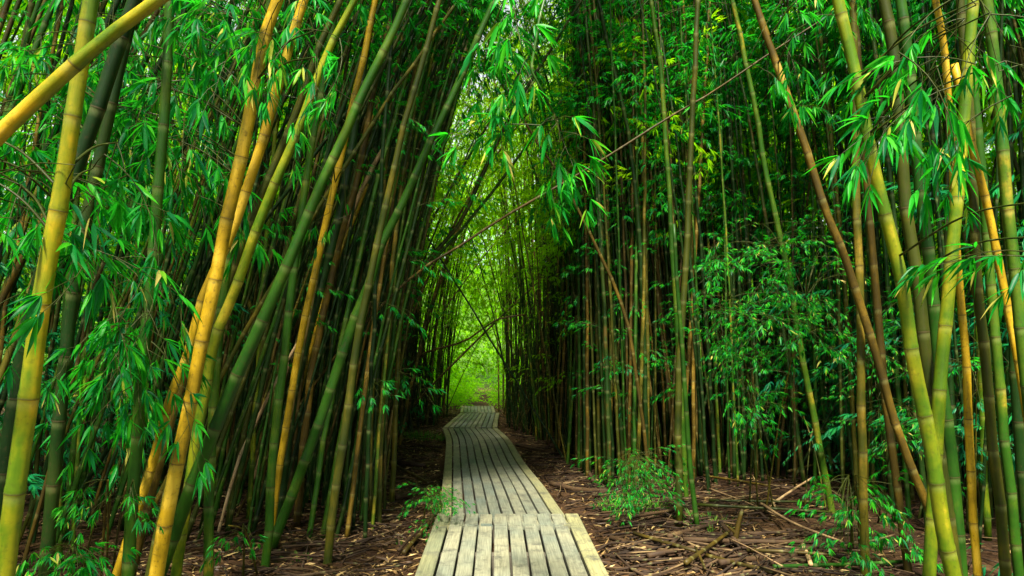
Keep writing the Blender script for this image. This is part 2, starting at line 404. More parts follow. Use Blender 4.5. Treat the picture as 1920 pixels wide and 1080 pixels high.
# ------------------------------------------------------------------ boardwalk
def board(g, A0, A1, rows, u0, u1, th, cr):
    """one board: rows = list of (left point, right point, s); board spans u0..u1 of the width, chamfered top edges"""
    V, cs = [], []
    ch = .005
    for Lp, Rp, s in rows:
        d = Rp - Lp; wd = np.linalg.norm(d); d = d / wd
        a = Lp + d * (u0 * wd); b = Lp + d * (u1 * wd); z = np.array([0, 0, 1.])
        for p, o in ((a - z * th, u0), (a - z * ch, u0), (a + d * ch, u0), (b - d * ch, u1), (b - z * ch, u1), (b - z * th, u1)):
            V.append(p); cs.append((o * wd + cr * 31, s + cr * 17, p[2] + cr * 5))
    n = len(rows); f4 = []
    for i in range(n - 1):
        for k in range(6):
            f4.append((i * 6 + k, i * 6 + (k + 1) % 6, i * 6 + 6 + (k + 1) % 6, i * 6 + 6 + k))
    e = (n - 1) * 6
    f4 += [(0, 5, 4, 1), (1, 4, 3, 2), (e + 5, e, e + 1, e + 4), (e + 4, e + 1, e + 2, e + 3)]
    g.add(V, None, f4, cs=cs, cr=cr)
def section(rows_px, label, wreal, ext0=0., nb=10, per=6):
    L, Rr = [], []
    for xl, xr, y in rows_px:
        D = F * wreal / (xr - xl)
        a, b = unproj(xl, y, D), unproj(xr, y, D); zz = (a[2] + b[2]) / 2; a[2] = b[2] = zz
        L.append(a); Rr.append(b)
    if ext0:
        L.insert(0, L[0] + (L[0] - L[1]) * ext0); Rr.insert(0, Rr[0] + (Rr[0] - Rr[1]) * ext0)
    Lc, Rc = (catmull(L, per), catmull(Rr, per)) if len(L) > 2 and not ext0 else (np.array(L), np.array(Rr))
    mid = (Lc + Rc) / 2; s = np.concatenate([[0], np.cumsum(np.linalg.norm(np.diff(mid, axis=0), axis=1))])
    rows = list(zip(Lc, Rc, s))
    b0 = mid[0].copy(); b0[2] = float(gz(b0[0], b0[1]))
    root = empty('boardwalk_section', b0, label, 'boardwalk', 'boardwalk sections')
    g = G(); gap = .0075 / wreal * 1.15
    for k in range(1, nb - 1):
        j0, j1 = rng.normal(0, .0011), 0
        rws = [(a + [0, 0, j0 * 2], b + [0, 0, j0 * 2], q) for a, b, q in rows]
        board(g, None, None, rws, k / nb + gap + j0, (k + 1) / nb - gap + j0, .038, rng.random())
    g.build('decking', WOOD, root, smooth=False)
    for k in (0, nb - 1):
        g = G(); board(g, None, None, rows, k / nb + (gap if k else 0), (k + 1) / nb - (0 if k else gap), .04, rng.random())
        g.build('edge_board', WOODE, root, smooth=False)
    # joists lie across under the boards, resting on the ground
    for t in np.arange(.25, s[-1], 1.2):
        i = min(int(np.searchsorted(s, t)), len(s) - 1); q = (t - s[i - 1]) / (s[i] - s[i - 1])
        a = Lc[i - 1] + (Lc[i] - Lc[i - 1]) * q; b = Rc[i - 1] + (Rc[i] - Rc[i - 1]) * q
        dv = (b - a) / np.linalg.norm(b - a); a = a + dv * .04; b = b - dv * .04; f = np.cross([0, 0, 1.], dv) * .045
        zt = a[2] - .042; zb = min(float(gz(a[0], a[1])), zt - .09) - .03
        V = []
        for p in (a, b):
            for sg in (-1, 1):
                for z in (zb, zt): V.append([p[0] + f[0] * sg, p[1] + f[1] * sg, z])
        g = G(); g.add(V, None, [(0, 1, 3, 2), (4, 6, 7, 5), (0, 4, 5, 1), (2, 3, 7, 6), (0, 2, 6, 4), (1, 5, 7, 3)], cs=np.array(V), cr=.5)
        g.build('joist', WOODJ, root, smooth=False)
    return rows
BW = []
BW += section([(777, 1143, 1080), (820, 1084, 963)], 'nearest boardwalk section of ten weathered boards, overlapping the long curved one', 1.25, ext0=1.9)
BW += section([(821, 1082, 985), (825, 1057, 962), (829, 1021, 912), (834, 981, 863), (836, 956, 824), (830, 933, 803)], 'long S-curved boardwalk section of weathered grey green boards behind the nearest one', 1.15)
BW += section([(830, 932, 801.5), (863, 936, 774)], 'third boardwalk section slanting right, between the long curved one and the farthest', 1.15)
BW += section([(863, 929, 773), (864, 925, 761)], 'farthest and shortest boardwalk section before the bright clearing', 1.15)

# ------------------------------------------------------------------ bamboo stalks
# key stalks: (colour, label, points (px,py,width px) from top to foot, distance or None when the foot is on the ground, extra)
K = []
def key(col, label, pts, D=None, cr=None, L=.32): K.append(dict(col=col, label=label, pts=pts, D=D, cr=cr, L=L))
key('yellow', 'thick yellow green bamboo stalk nearest the camera, crossed by the diagonal cane', [(172, 0, 33), (135, 245, 35), (112, 380, 38), (88, 515, 40), (53, 757, 43), (18, 1005, 44)], 2.3, cr=.5)
key('yellow', 'golden cane slanting across the upper corner over the thick yellow green stalk', [(330, -22, 26), (215, 62, 30), (100, 160, 35), (0, 252, 38), (-90, 330, 40)], 1.9, cr=.68)
key('dark', 'thick dark green stalk just behind the nearest yellow green stalk', [(150, 300, 32), (92, 480, 34), (50, 640, 36), (20, 790, 36), (5, 900, 36)], 2.9)
key('dark', 'dark green stalk upright behind the nearest stalk, partly hidden by hanging leaves', [(175, 350, 26), (135, 560, 28), (112, 800, 29), (88, 1030, 30)], 3.4)
key('brown', 'thin brown dead cane leaning beside the hanging leafy branches', [(200, 480, 9), (175, 545, 9), (150, 655, 9), (122, 770, 9), (60, 1000, 9)], 4.2)
key('green', 'straight green stalk rising behind the hanging leafy branches', [(318, 0, 20), (310, 180, 21), (295, 400, 23), (272, 640, 25), (255, 850, 26), (240, 1070, 27)], 3.5)
key('orange', 'brightest orange stalk of the leaning pair, foot in the dark corner', [(522, 0, 23), (500, 62, 24), (470, 205, 26), (436, 370, 27), (404, 520, 27), (372, 675, 28), (345, 810, 29), (312, 980, 31)], 3.5, cr=.68)
key('orange', 'slimmer orange stalk leaning just left of the brightest orange one', [(560, 30, 18), (530, 130, 20), (497, 245, 21), (452, 390, 20), (412, 490, 20), (385, 545, 19), (350, 665, 19), (320, 745, 20), (280, 890, 20), (225, 1060, 20)], 3.7, cr=.8)
key('brown', 'brown stalk squeezed between the two orange stalks', [(352, 690, 17), (325, 775, 18), (300, 865, 19), (268, 990, 20)], 3.9)
key('green', 'long green stalk leaning far right from the foot of the orange pair', [(765, -5, 15), (735, 65, 16), (682, 170, 18), (640, 265, 19), (595, 360, 20), (545, 480, 22), (480, 630, 25), (420, 765, 27), (370, 885, 28), (320, 1015, 30)], 3.7)
key('ygreen', 'leaning stalk behind the orange pair with a bright yellow green top', [(668, -5, 13), (615, 100, 15), (565, 225, 17), (520, 335, 19), (480, 430, 20), (440, 545, 21), (400, 650, 22), (375, 780, 22)], 4.2)
key('olive', 'olive stalk leaning close behind the yellow green topped one', [(640, -5, 12), (600, 90, 13), (548, 230, 15), (495, 350, 17), (470, 420, 17), (430, 520, 18), (385, 660, 18)], 4.6)
key('green', 'upright dim green stalk just right of the orange pair', [(455, 300, 18), (425, 500, 19), (406, 680, 20), (395, 860, 20), (390, 1060, 21)], 4.4)
key('green', 'thin green stalk whose foot stands at the bottom edge, left of the ground opening', [(600, 180, 13), (575, 330, 14), (548, 530, 16), (525, 740, 17), (509, 890, 18), (497, 1068, 18)])
key('green', 'very long slim stalk, orange at the top, arching across the grove towards the path', [(932, -10, 12), (898, 65, 13), (862, 150, 14), (800, 280, 15), (760, 370, 16), (720, 450, 17), (688, 540, 19), (650, 640, 20), (602, 780, 21), (563, 885, 21), (530, 970, 21), (506, 1032, 22)])
key('olive', 'olive brown stalk standing alone on the litter at the front of the grove', [(760, 230, 12), (735, 330, 13), (705, 470, 14), (681, 590, 15), (666, 670, 16), (650, 790, 17), (630, 910, 17), (612, 1062, 18)])
key('dark', 'dark green stalk between the thin green stalk and the long arching one', [(672, 190, 15), (650, 330, 17), (622, 460, 19), (598, 545, 21), (571, 640, 22), (551, 730, 23), (537, 830, 23), (527, 925, 23)], 5.9)
key('olive', 'slender stalk with its foot bare on the litter, nearest to the boardwalk bend', [(775, 300, 7), (762, 450, 8), (748, 640, 9), (741, 800, 10), (735, 948, 11)])
key('dark', 'slender dark stalk second in from the boardwalk bend', [(790, 180, 8), (765, 350, 9), (738, 520, 10), (715, 690, 11), (700, 830, 12), (686, 948, 13)])
key('green', 'green stalk leaning behind the lone olive brown stalk', [(800, 120, 9), (768, 260, 10), (735, 410, 11), (708, 560, 12), (688, 700, 13), (668, 850, 14), (652, 962, 15)])
key('dark', 'dim green stalk rooted beside a low tuft on the litter', [(700, 300, 12), (680, 430, 13), (655, 600, 14), (632, 760, 15), (608, 940, 15)])
key('brown', 'reddish brown stalk slanting through the middle of the grove', [(745, 10, 11), (712, 110, 12), (690, 230, 13), (665, 360, 13), (640, 440, 14), (612, 560, 15), (585, 700, 16), (570, 830, 16)], 6.3)
key('orange', 'orange stalk high behind the long green leaning one', [(700, 20, 13), (690, 75, 13), (662, 190, 13), (640, 290, 14), (615, 400, 14), (590, 510, 14)], 5.5)
key('tan', 'broken pale dead cane propped across the middle of the grove', [(728, 262, 8), (690, 330, 9), (665, 385, 9), (632, 470, 8), (600, 540, 8)], 7.0)
key('orange', 'thin golden dead cane below the broken pale cane', [(690, 345, 6), (672, 390, 7), (650, 440, 7), (625, 505, 7), (608, 560, 7)], 6.6)
key('tan', 'short bare dead cane slanting low in the grove behind the orange pair', [(560, 640, 6), (525, 700, 6), (490, 770, 7), (452, 850, 7), (430, 920, 7)], 6.0)
key('olive', 'olive stalk bending over the path in front of the bright foliage', [(1062, 45, 5), (1010, 130, 6), (960, 212, 7), (905, 325, 8), (862, 420, 8), (805, 485, 9), (770, 540, 9)], 8.0)
key('green', 'thin green cane arching low towards the path gap, upper of two', [(990, 270, 5), (930, 350, 6), (870, 425, 6), (820, 480, 7), (770, 540, 7)], 9.0)
key('brown', 'longest thin dead cane lying propped diagonally right across both groves', [(1560, 25, 3.5), (1440, 102, 4), (1340, 170, 4), (1238, 230, 4.5), (1100, 318, 5), (960, 398, 5), (860, 462, 5), (770, 520, 5), (690, 600, 5)], 6.5)
key('brown', 'thin dead cane slanting down to the left beside the path tunnel', [(985, 590, 3), (930, 600, 3), (870, 640, 4), (800, 660, 4), (760, 690, 4)], 13)
# right grove
key('ygreen', 'brightest yellow green stalk of the thick group, leaning left at the top', [(1572, -5, 24), (1590, 75, 24), (1613, 190, 25), (1640, 320, 26), (1660, 400, 27), (1690, 530, 28), (1714, 680, 30), (1744, 830, 32), (1765, 970, 34), (1788, 1075, 35)], 3.2, cr=.62)
key('olive', 'thick olive stalk crossing behind the brightest yellow green one', [(1655, -5, 23), (1673, 100, 24), (1690, 285, 25), (1708, 440, 26), (1725, 560, 27), (1738, 690, 27), (1752, 800, 27), (1775, 950, 27)], 3.5)
key('green', 'thick fresh green stalk just right of the olive one', [(1688, -5, 22), (1703, 125, 23), (1723, 325, 25), (1740, 480, 25), (1750, 580, 26), (1766, 720, 26), (1785, 860, 27), (1802, 1070, 28)], 3.8)
key('ygreen', 'bright green stalk leaning right, crossing the yellow green ones low down', [(1826, -5, 24), (1812, 175, 26), (1797, 350, 27), (1783, 520, 28), (1765, 690, 28), (1757, 840, 28), (1745, 1065, 28)], 3.4)
key('orange', 'straight orange brown cane between the thick green stalks', [(1752, -5, 14), (1770, 90, 15), (1782, 240, 16), (1790, 400, 16), (1801, 540, 16), (1810, 665, 17), (1816, 815, 18), (1832, 1070, 19)], 4.2, cr=.8)
key('orange', 'orange cane leaning towards the frame side behind the hanging leaves', [(1790, 120, 16), (1812, 220, 17), (1834, 320, 18), (1858, 420, 18), (1880, 530, 18), (1903, 650, 19), (1926, 780, 19)], 3.9)
key('green', 'mossy green stalk with its top behind the hanging leaves, right of the orange canes', [(1850, -5, 24), (1868, 150, 25), (1884, 325, 26), (1897, 460, 26), (1912, 600, 27), (1930, 760, 27)], 3.7)
key('olive', 'yellow streaked stalk in the thick group just left of two dark green ones', [(1822, 330, 20), (1833, 540, 21), (1846, 660, 22), (1858, 780, 22), (1872, 930, 23), (1886, 1075, 24)], 4.0)
key('green', 'dark green stalk paired with the yellow streaked one', [(1842, 350, 20), (1860, 560, 21), (1872, 700, 22), (1885, 830, 22), (1897, 960, 23), (1908, 1075, 23)], 4.2)
key('dark', 'outermost dark green stalk at the edge of the thick group', [(1880, 300, 20), (1898, 560, 22), (1908, 780, 23), (1925, 1000, 24)], 4.4)
key('brown', 'slim brown stalk leaning left high up, crossing in front of the dark grove', [(1413, -5, 13), (1445, 90, 15), (1480, 190, 16), (1512, 280, 16), (1550, 400, 17), (1590, 500, 17), (1635, 645, 18), (1665, 750, 18), (1700, 850, 18), (1742, 960, 19)], 4.6, cr=.6)
key('olive', 'upright olive stalk left of the slim brown leaning one', [(1598, -5, 15), (1603, 160, 16), (1606, 325, 17), (1612, 540, 17), (1615, 740, 18), (1622, 1066, 19)], 4.7)
key('brown', 'upright brownish stalk right of the olive one, foot at the bottom edge', [(1608, 100, 14), (1622, 300, 15), (1637, 490, 16), (1655, 690, 17), (1672, 830, 17), (1702, 1066, 18)], 4.9)
key('green', 'slim green stalk bowing left high up, its foot among the fallen canes', [(1373, -5, 9), (1395, 100, 10), (1420, 225, 11), (1436, 320, 11), (1460, 430, 12), (1483, 540, 13), (1505, 675, 13), (1534, 820, 14), (1560, 962, 15)])
key('olive', 'very thin upright olive cane in the dark grove', [(1560, 330, 5), (1570, 450, 5), (1575, 620, 6), (1577, 780, 6), (1579, 945, 6)])
key('olive', 'olive stalk standing foremost at the front of the dark grove, beside a slimmer twin', [(1310, -5, 10), (1302, 150, 11), (1292, 350, 12), (1284, 540, 13), (1272, 740, 14), (1275, 988, 15)])
key('green', 'slimmer green twin right of the foremost olive stalk', [(1262, 420, 7), (1272, 560, 8), (1283, 700, 9), (1294, 880, 10), (1307, 992, 11)])
key('green', 'slim green stalk leaning left high up in the upper grove', [(1220, -5, 8), (1238, 130, 9), (1250, 300, 9), (1260, 450, 10), (1270, 620, 10), (1280, 800, 10)], 7.5)
key('dark', 'dark stalk bowed left over the arching canopy', [(1120, -5, 8), (1150, 125, 8), (1178, 250, 8), (1196, 400, 9), (1205, 560, 9), (1210, 740, 9), (1213, 860, 10)], 8.5)
key('brown', 'thin leaning brown cane high beside the arching canopy', [(985, 230, 5), (1015, 280, 5), (1050, 330, 5), (1100, 425, 6), (1150, 530, 7), (1180, 620, 7), (1196, 720, 7)], 8.0)
key('olive', 'reddish olive stalk alone at the edge of the dark grove by the litter', [(1100, 350, 8), (1106, 500, 9), (1110, 650, 9), (1112, 780, 10), (1113, 868, 10)])
key('dark', 'slender dark stalk leaning left towards the tunnel mouth', [(1060, 280, 5), (1085, 380, 6), (1120, 480, 7), (1160, 600, 8), (1185, 720, 9), (1195, 862, 10)])

def key_curve(k):
    pts = k['pts']; D = k['D']
    if D is None:
        _, D = gpt(pts[-1][0], pts[-1][1])
    P = np.array([unproj(x, y, D) for x, y, _ in pts]); r = np.array([.96 * w_ * D / F / 2 / math.sqrt(1 + ((x - 960) / F) ** 2) for x, _, w_ in pts])
    C = catmull(P, 6); t = np.linspace(0, 1, len(P)); rc = np.interp(np.linspace(0, 1, len(C)), t, r)
    C = C[::-1]; rc = rc[::-1]         # foot first
    # foot: run on down to the ground
    d = C[0] - C[3]; d /= np.linalg.norm(d)
    if C[0][2] > gz(C[0][0], C[0][1]) - .02 and d[2] < -.15:
        q = C[0].copy(); ext = []
        for _ in range(200):
            d[0] *= .97; d /= np.linalg.norm(d)
            q = q + d * .1; ext.append(q.copy())
            if q[2] < gz(q[0], q[1]) - .08: break
        C = np.vstack([ext[::-1], C]); rc = np.concatenate([np.full(len(ext), rc[0] * 1.02), rc])
    if pts[0][1] < 420 and 'cane l' not in k['label'] and 'cane slanting' not in k['label'] and 'dead' not in k['label']:
        d = C[-1] - C[-4]; d /= np.linalg.norm(d); q = C[-1].copy(); ext = []; rr = rc[-1]; re = []
        hmax = 9.5 + rng.random() * 2
        sgn = 1 if C[0][0] < 0 else -1
        while q[2] < hmax and len(ext) < 70 and rr > .004:
            d = d + np.array([sgn * .006, 0, -.006]); d /= np.linalg.norm(d)
            q = q + d * .2; rr *= .982; ext.append(q.copy()); re.append(rr)
        if ext: C = np.vstack([C, ext]); rc = np.concatenate([rc, re])
    return Curve(C, rc), D
GRP = 'bamboo stalks of the grove along the boardwalk'
KEYS = []
for k in K:
    cv, D = key_curve(k)
    g = G(); ft = cv.P[0].copy(); ft[2] = float(gz(ft[0], ft[1])) if ft[2] < 1 else ft[2]
    root = empty('bamboo', ft, k['label'], 'bamboo', GRP)
    near = D < 5
    culm(g, cv, k['L'] * (1 if near else .95), 20 if near else 10, 2 if near else 1, k['cr'] or rng.uniform(.25, .75), wob=.0035)
    g.build('culm', CM[k['col']], root)
    KEYS.append(dict(root=root, cv=cv, D=D, col=k['col'], label=k['label']))

# procedural stalks: candidates
def cand(x, y, side, kind):
    """a whole stalk curve rooted at x,y"""
    h = rng.uniform(8.5, 12); z0 = float(gz(x, y)) - .05
    n = 22; t = np.linspace(0, 1, n)
    if side < 0:
        lean = rng.normal(.17, .10); bow = rng.uniform(.03, .25)
        if y > 8: lean = rng.normal(.10, .07); bow = rng.uniform(.05, .38)
    else:
        lean = rng.normal(-.02, .045); bow = -rng.uniform(.0, .10)
        if y > 10 and x < 2.5: bow = -rng.uniform(.02, .18) * (rng.random() < .6)
    if y > 16: lean *= .35
    if rng.random() < .12: lean += rng.normal(0, .25)
    ly = rng.normal(0, .05)
    X = x + h * (lean * t + bow * t ** 2.3); Y = y + h * (ly * t); Z = z0 + h * t * (1 - .10 * abs(bow) * t) - max(0, abs(lean) - .1) * h * t * .3
    r0 = rng.uniform(.012, .027) * (1 if y < 14 else 1.0)
    return Curve(np.stack([X, Y, Z], -1), r0 * (1 - .72 * t ** 1.4))
def path_x(y): return np.interp(y, [0, 6, 10, 12.4, 14.2, 20, 24, 30, 36], [0, -.08, -.42, -.6, -.87, -.95, -1.2, -1.3, -.2])
cands = []
def blocks(cv, side):
    """does a stalk lean into the open vault over the path?"""
    px, py, d = proj(cv.P); m = (d > .5) & (py > -60) & (py < 700)
    if side < 0: e = np.interp(py, [0, 300, 500, 740], [935, 835, 795, 832]); return bool((px[m] > e[m]).any())
    e = np.interp(py, [0, 300, 500, 740], [1060, 1000, 945, 928]); return bool((px[m] < e[m]).any())
def scatter(n, xr, yr, side, mind, edge):
    got = []
    tries = 0
    while len(got) < n and tries < n * 30:
        tries += 1
        y = yr[0] + (yr[1] - yr[0]) * rng.random(); lo = xr[0] if xr[0] > 2 else float(np.interp(y, [5, 7, 10, 14, 17, 27], [1.2, 1.1, 1.5, 1.35, .9, .9])) if side < 0 else float(np.interp(y, [6, 9, 14, 17, 27], [1.6, 1.35, 1.25, .75, .7]))
        d = lo + (xr[1] - lo) * rng.random() ** edge
        x = float(path_x(y)) + side * d
        if side < 0 and x > -3.4 and y < 5.9: continue
        if side > 0 and x < 3.6 and y < 8.0 + .3 * math.sin(x * 5): continue
        if side > 0 and y < 5.4 and x < 4.4: continue
        if any((x - a) ** 2 + (y - b) ** 2 < mind ** 2 for a, b in got): continue
        cv = cand(x, y, side, 0)
        if blocks(cv, side) and rng.random() < .96: continue
        got.append((x, y)); cands.append((cv, side, y))
scatter(800, (1.25, 4.6), (3.9, 24), -1, .095, 1.5)
scatter(900, (1.75, 6.2), (4.4, 24), 1, .095, 1.3)
scatter(150, (1, 2.6), (14, 27), -1, .1, 1.2)
scatter(150, (1, 2.6), (14, 27), 1, .1, 1.2)
scatter(34, (2.6, 6), (-6, 1.6), -1, .25, 1)  # unseen stalks behind the camera, left and right, added to shade the foreground
scatter(34, (2.6, 6), (-6, 1.6), 1, .25, 1)
scatter(16, (2.9, 5.5), (2.2, 4.5), -1, .2, 1)
scatter(14, (3.4, 6), (2.4, 4.6), 1, .2, 1)
scatter(380, (.8, 2.7), (9, 22), 1, .085, 1.6)
scatter(160, (.8, 2.6), (8, 22), -1, .085, 1.6)
scatter(130, (4.5, 11), (6, 26), -1, .2, 1)
scatter(150, (6, 13), (8, 26), 1, .2, 1)

# coarse z-buffer: which stalks does the camera really see?
def visible(curves, W=960, H=540):
    zb = np.full((H, W), 1e9); ib = np.full((H, W), -1, int)
    for ci, cv in enumerate(curves):
        px, py, d = proj(cv.P); ok = d > .3
        if ok.sum() < 2: continue
        px, py, d, r = px[ok] / 2, py[ok] / 2, d[ok], cv.r[ok]
        lo, hi = max(0, int(py.min())), min(H - 1, int(py.max()))
        if hi <= lo: continue
        o = np.argsort(py); ys = np.arange(lo, hi + 1)
        xs = np.interp(ys, py[o], px[o]); ds = np.interp(ys, py[o], d[o]); ws = np.interp(ys, py[o], (r * F / d)[o] / 2)
        for y_, x_, d_, w_ in zip(ys, xs, ds, ws):
            a, b = int(round(x_ - w_)), int(round(x_ + w_)) + 1
            if b <= 0 or a >= W: continue
            a = max(a, 0); b = min(b, W); m = zb[y_, a:b] > d_
            zb[y_, a:b][m] = d_; ib[y_, a:b][m] = ci
    return np.bincount(ib[ib >= 0], minlength=len(curves))
cnt = visible([k['cv'] for k in KEYS] + [c[0] for c in cands])[len(KEYS):]
N_IND = 298 - len(KEYS)
order = np.argsort(-cnt); ind = [i for i in order[:N_IND] if cnt[i] > 15]; rest = [i for i in range(len(cands)) if i not in set(ind)]

# place the colours by where they stand
def pick_col(side, y, x):
    if side < 0: c = ['green', 'dark', 'olive', 'brown', 'ygreen', 'orange']; p = [.30, .36, .18, .09, .07, .0] if y < 9 else [.22, .42, .2, .11, .05, .0]
    else: c = ['green', 'dark', 'olive', 'brown', 'ygreen']; p = [.22, .46, .20, .10, .02]
    return str(rng.choice(c, p=p))
WORD = dict(green='green', dark='dark green', olive='olive', brown='brown', ygreen='yellow green', orange='orange', yellow='yellow', tan='tan')
def leafy(g, cv, zr, n, sprays, sc, side, lrb=(0, .93), twig=True, inward=.5, up=.15):
    """n leafy branches along the part of a stalk between two heights"""
    z = cv.P[:, 2]; s0 = np.interp(zr[0], z, cv.s); s1 = np.interp(zr[1], z, cv.s)
    if s1 <= s0 + .05: return
    for _ in range(n):
        s_ = s0 + (s1 - s0) * rng.random(); o = cv.at(s_)
        az = rng.uniform(0, 2 * math.pi)
        if rng.random() < inward: az = (0 if side < 0 else math.pi) + rng.normal(0, .7)
        sprays[rng.integers(len(sprays))].put(g, basis(az, rng.normal(up, .3), rng.normal(0, .4)), o, sc * rng.uniform(.7, 1.25), twig, lrb)

infos = []
for i in ind:
    cv, side, y = cands[i]; col = pick_col(side, y, cv.P[0][0])
    mid = cv.at_z(1.5); px, py, d = proj(mid)
    infos.append(dict(i=i, cv=cv, side=side, y=y, col=col, px=float(px), d=float(d)))
# labels: ordinal among the same colour between named landmark stalks
LAND = sorted([(float(proj(k['cv'].at_z(1.5))[0]), k) for k in KEYS if k['label'] and 'cane' not in k['label']], key=lambda q: q[0])
SHORT = {}
for _, k in LAND:
    wds = k['label'].split(); SHORT[k['root'].name] = ' '.join(wds[:7 if len(wds) > 7 else len(wds)])
LM_SHORT = []
seen = set()
for px, k in LAND:
    D = k['D']
    t = {'yellow': 'nearest yellow green stalk', 'orange': 'orange leaning pair'}.get(k['col'])
    LM_SHORT.append((px, k))
ORD = ['first', 'second', 'third', 'fourth', 'fifth', 'sixth', 'seventh', 'eighth', 'ninth', 'tenth', 'eleventh', 'twelfth', 'thirteenth', 'fourteenth', 'fifteenth', 'sixteenth', 'seventeenth', 'eighteenth', 'nineteenth', 'twentieth']
ZONES = [(-1e9, 150, 'beside the nearest yellow green stalk'), (150, 330, 'behind the hanging leaves left'), (330, 450, 'behind the orange pair'), (450, 560, 'right of the orange pair'),
         (560, 660, 'behind the lone olive brown stalk'), (660, 740, 'near the slender stalk by the boardwalk bend'), (740, 800, 'along the left side of the boardwalk'), (800, 905, 'at the left of the tunnel mouth'),
         (905, 1000, 'at the right of the tunnel mouth'), (1000, 1080, 'beyond the litter right of the boardwalk'), (1080, 1180, 'around the reddish olive stalk'), (1180, 1290, 'around the foremost olive twins'),
         (1290, 1430, 'right of the foremost olive twins'), (1430, 1570, 'around the slim bowing green stalk'), (1570, 1700, 'around the slim brown leaning stalk'), (1700, 1830, 'behind the thick yellow green group'), (1830, 1e9, 'beside the rightmost thick stalks')]
def dband(d): return 'front' if d < 6.5 else 'middle' if d < 10 else 'back' if d < 15 else 'farthest'
buckets = {}
for f in infos:
    z = next(k for k, (a, b, _) in enumerate(ZONES) if a <= f['px'] < b)
    buckets.setdefault((z, dband(f['d']), f['col']), []).append(f)
for (z, db, col), fs in buckets.items():
    fs.sort(key=lambda f: f['px'])
    for j, f in enumerate(fs):
        if len(fs) == 1: f['label'] = f"only {WORD[col]} stalk of the {db} rows {ZONES[z][2]}"
        else: f['label'] = f"{ORD[min(j, 19)]} {WORD[col]} stalk from left, {db} rows {ZONES[z][2]}"
for f in infos:
    cv = f['cv']; ft = cv.P[0].copy(); ft[2] = float(gz(ft[0], ft[1]))
    root = empty('bamboo', ft, f['label'], 'bamboo', GRP)
    d = f['d']; g = G()
    culm(g, cv, rng.uniform(.26, .34), 12 if d < 6 else 8, 2 if d < 4.5 else 1 if d < 12 else 0, rng.uniform(.15, .85), wob=.004)
    g.build('culm', CM[f['col']], root)
    g = G(); y = f['y']; dense = 1.
    if f['side'] < 0:
        if y < 9: leafy(g, cv, (4.2, 9.5), 11, MID, 1.0, -1, twig=False); leafy(g, cv, (1.2, 4.0), 1, MID, .7, -1)
        elif y < 14: leafy(g, cv, (3.0, 9), 15, MID, 1.0, -1, twig=False); leafy(g, cv, (1.0, 3), 1, MID, .6, -1)
        else: leafy(g, cv, (2.2, 9.5), 8, MID, 1.1, -1, twig=False)
    else:
        if y < 9: leafy(g, cv, (4.0, 9.5), 10, MID, 1.0, 1, twig=False); leafy(g, cv, (.8, 4.), 2, MID, .65, 1)
        elif y < 14: leafy(g, cv, (3.0, 9.5), 11, MID, 1.0, 1, twig=False); leafy(g, cv, (.8, 3), 2, MID, .6, 1)
        else: leafy(g, cv, (2.2, 9.5), 8, MID, 1.1, 1, twig=False)
    g.build('foliage', [LMF if y > (13 if f['side'] < 0 else 10.5) else LM, CM['olive']], root)  # farther stalks take the leaf copy with sunlight in its colour

# the rest of the grove: past the 300, one mass of stalks and one of leaves
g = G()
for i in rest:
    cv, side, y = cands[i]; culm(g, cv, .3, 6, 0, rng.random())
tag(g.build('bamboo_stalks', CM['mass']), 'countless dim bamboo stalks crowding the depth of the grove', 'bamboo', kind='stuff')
def mass_leaves(curves, per, zr, sc, lrb):
    P = []
    for cv, side, y in curves:
        s0 = np.interp(zr[0], cv.P[:, 2], cv.s); s1 = np.interp(zr[1], cv.P[:, 2], cv.s)
        q = cv.at(s0 + (s1 - s0) * rng.random(per)); q = q[np.abs(q[:, 0] - path_x(q[:, 1])) > np.where(q[:, 1] < 4, .5, 2.6)]  # around the camera leaves close in overhead, added to shade the ground
        P.append(q)
    P = np.concatenate(P); n = len(P)
    g = G(); bulk(g, MID, P, rng.uniform(0, 6.283, n), rng.normal(.1, .35, n), rng.normal(0, .5, n), sc * rng.uniform(.7, 1.3, n), lrb)
    return g
g = mass_leaves([cands[i] for i in rest if cands[i][2] > 11], 9, (3.6, 11), 1.3, (0, 1))
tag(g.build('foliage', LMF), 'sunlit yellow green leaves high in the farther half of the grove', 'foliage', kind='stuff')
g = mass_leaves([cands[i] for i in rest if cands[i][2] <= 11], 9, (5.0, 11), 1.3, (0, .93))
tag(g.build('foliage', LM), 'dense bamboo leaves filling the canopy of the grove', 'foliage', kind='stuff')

# ------------------------------------------------------------------ the bright wood beyond the tunnel
def far_wood():
    g = G(); n = 9000
    X = rng.uniform(-22, 22, n); Y = rng.uniform(31, 44, n)
    top = 16 + 3 * np.sin(X * .5) + 2 * np.sin(Y * .7 + X)
    Z = gz(X, Y) + top * rng.random(n) ** .8
    # keep a hollow for the path
    hol = (np.abs(X + .9) < .9) & (Y < 37) & (Z < .9)
    P = np.stack([X, Y, Z], -1)[~hol]; n = len(P)
    bulk(g, FAR, P, rng.uniform(0, 6.283, n), rng.normal(.1, .4, n), rng.normal(0, .6, n), rng.uniform(.9, 1.7, n))
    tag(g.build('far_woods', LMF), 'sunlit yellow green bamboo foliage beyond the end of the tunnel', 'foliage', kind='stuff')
far_wood()

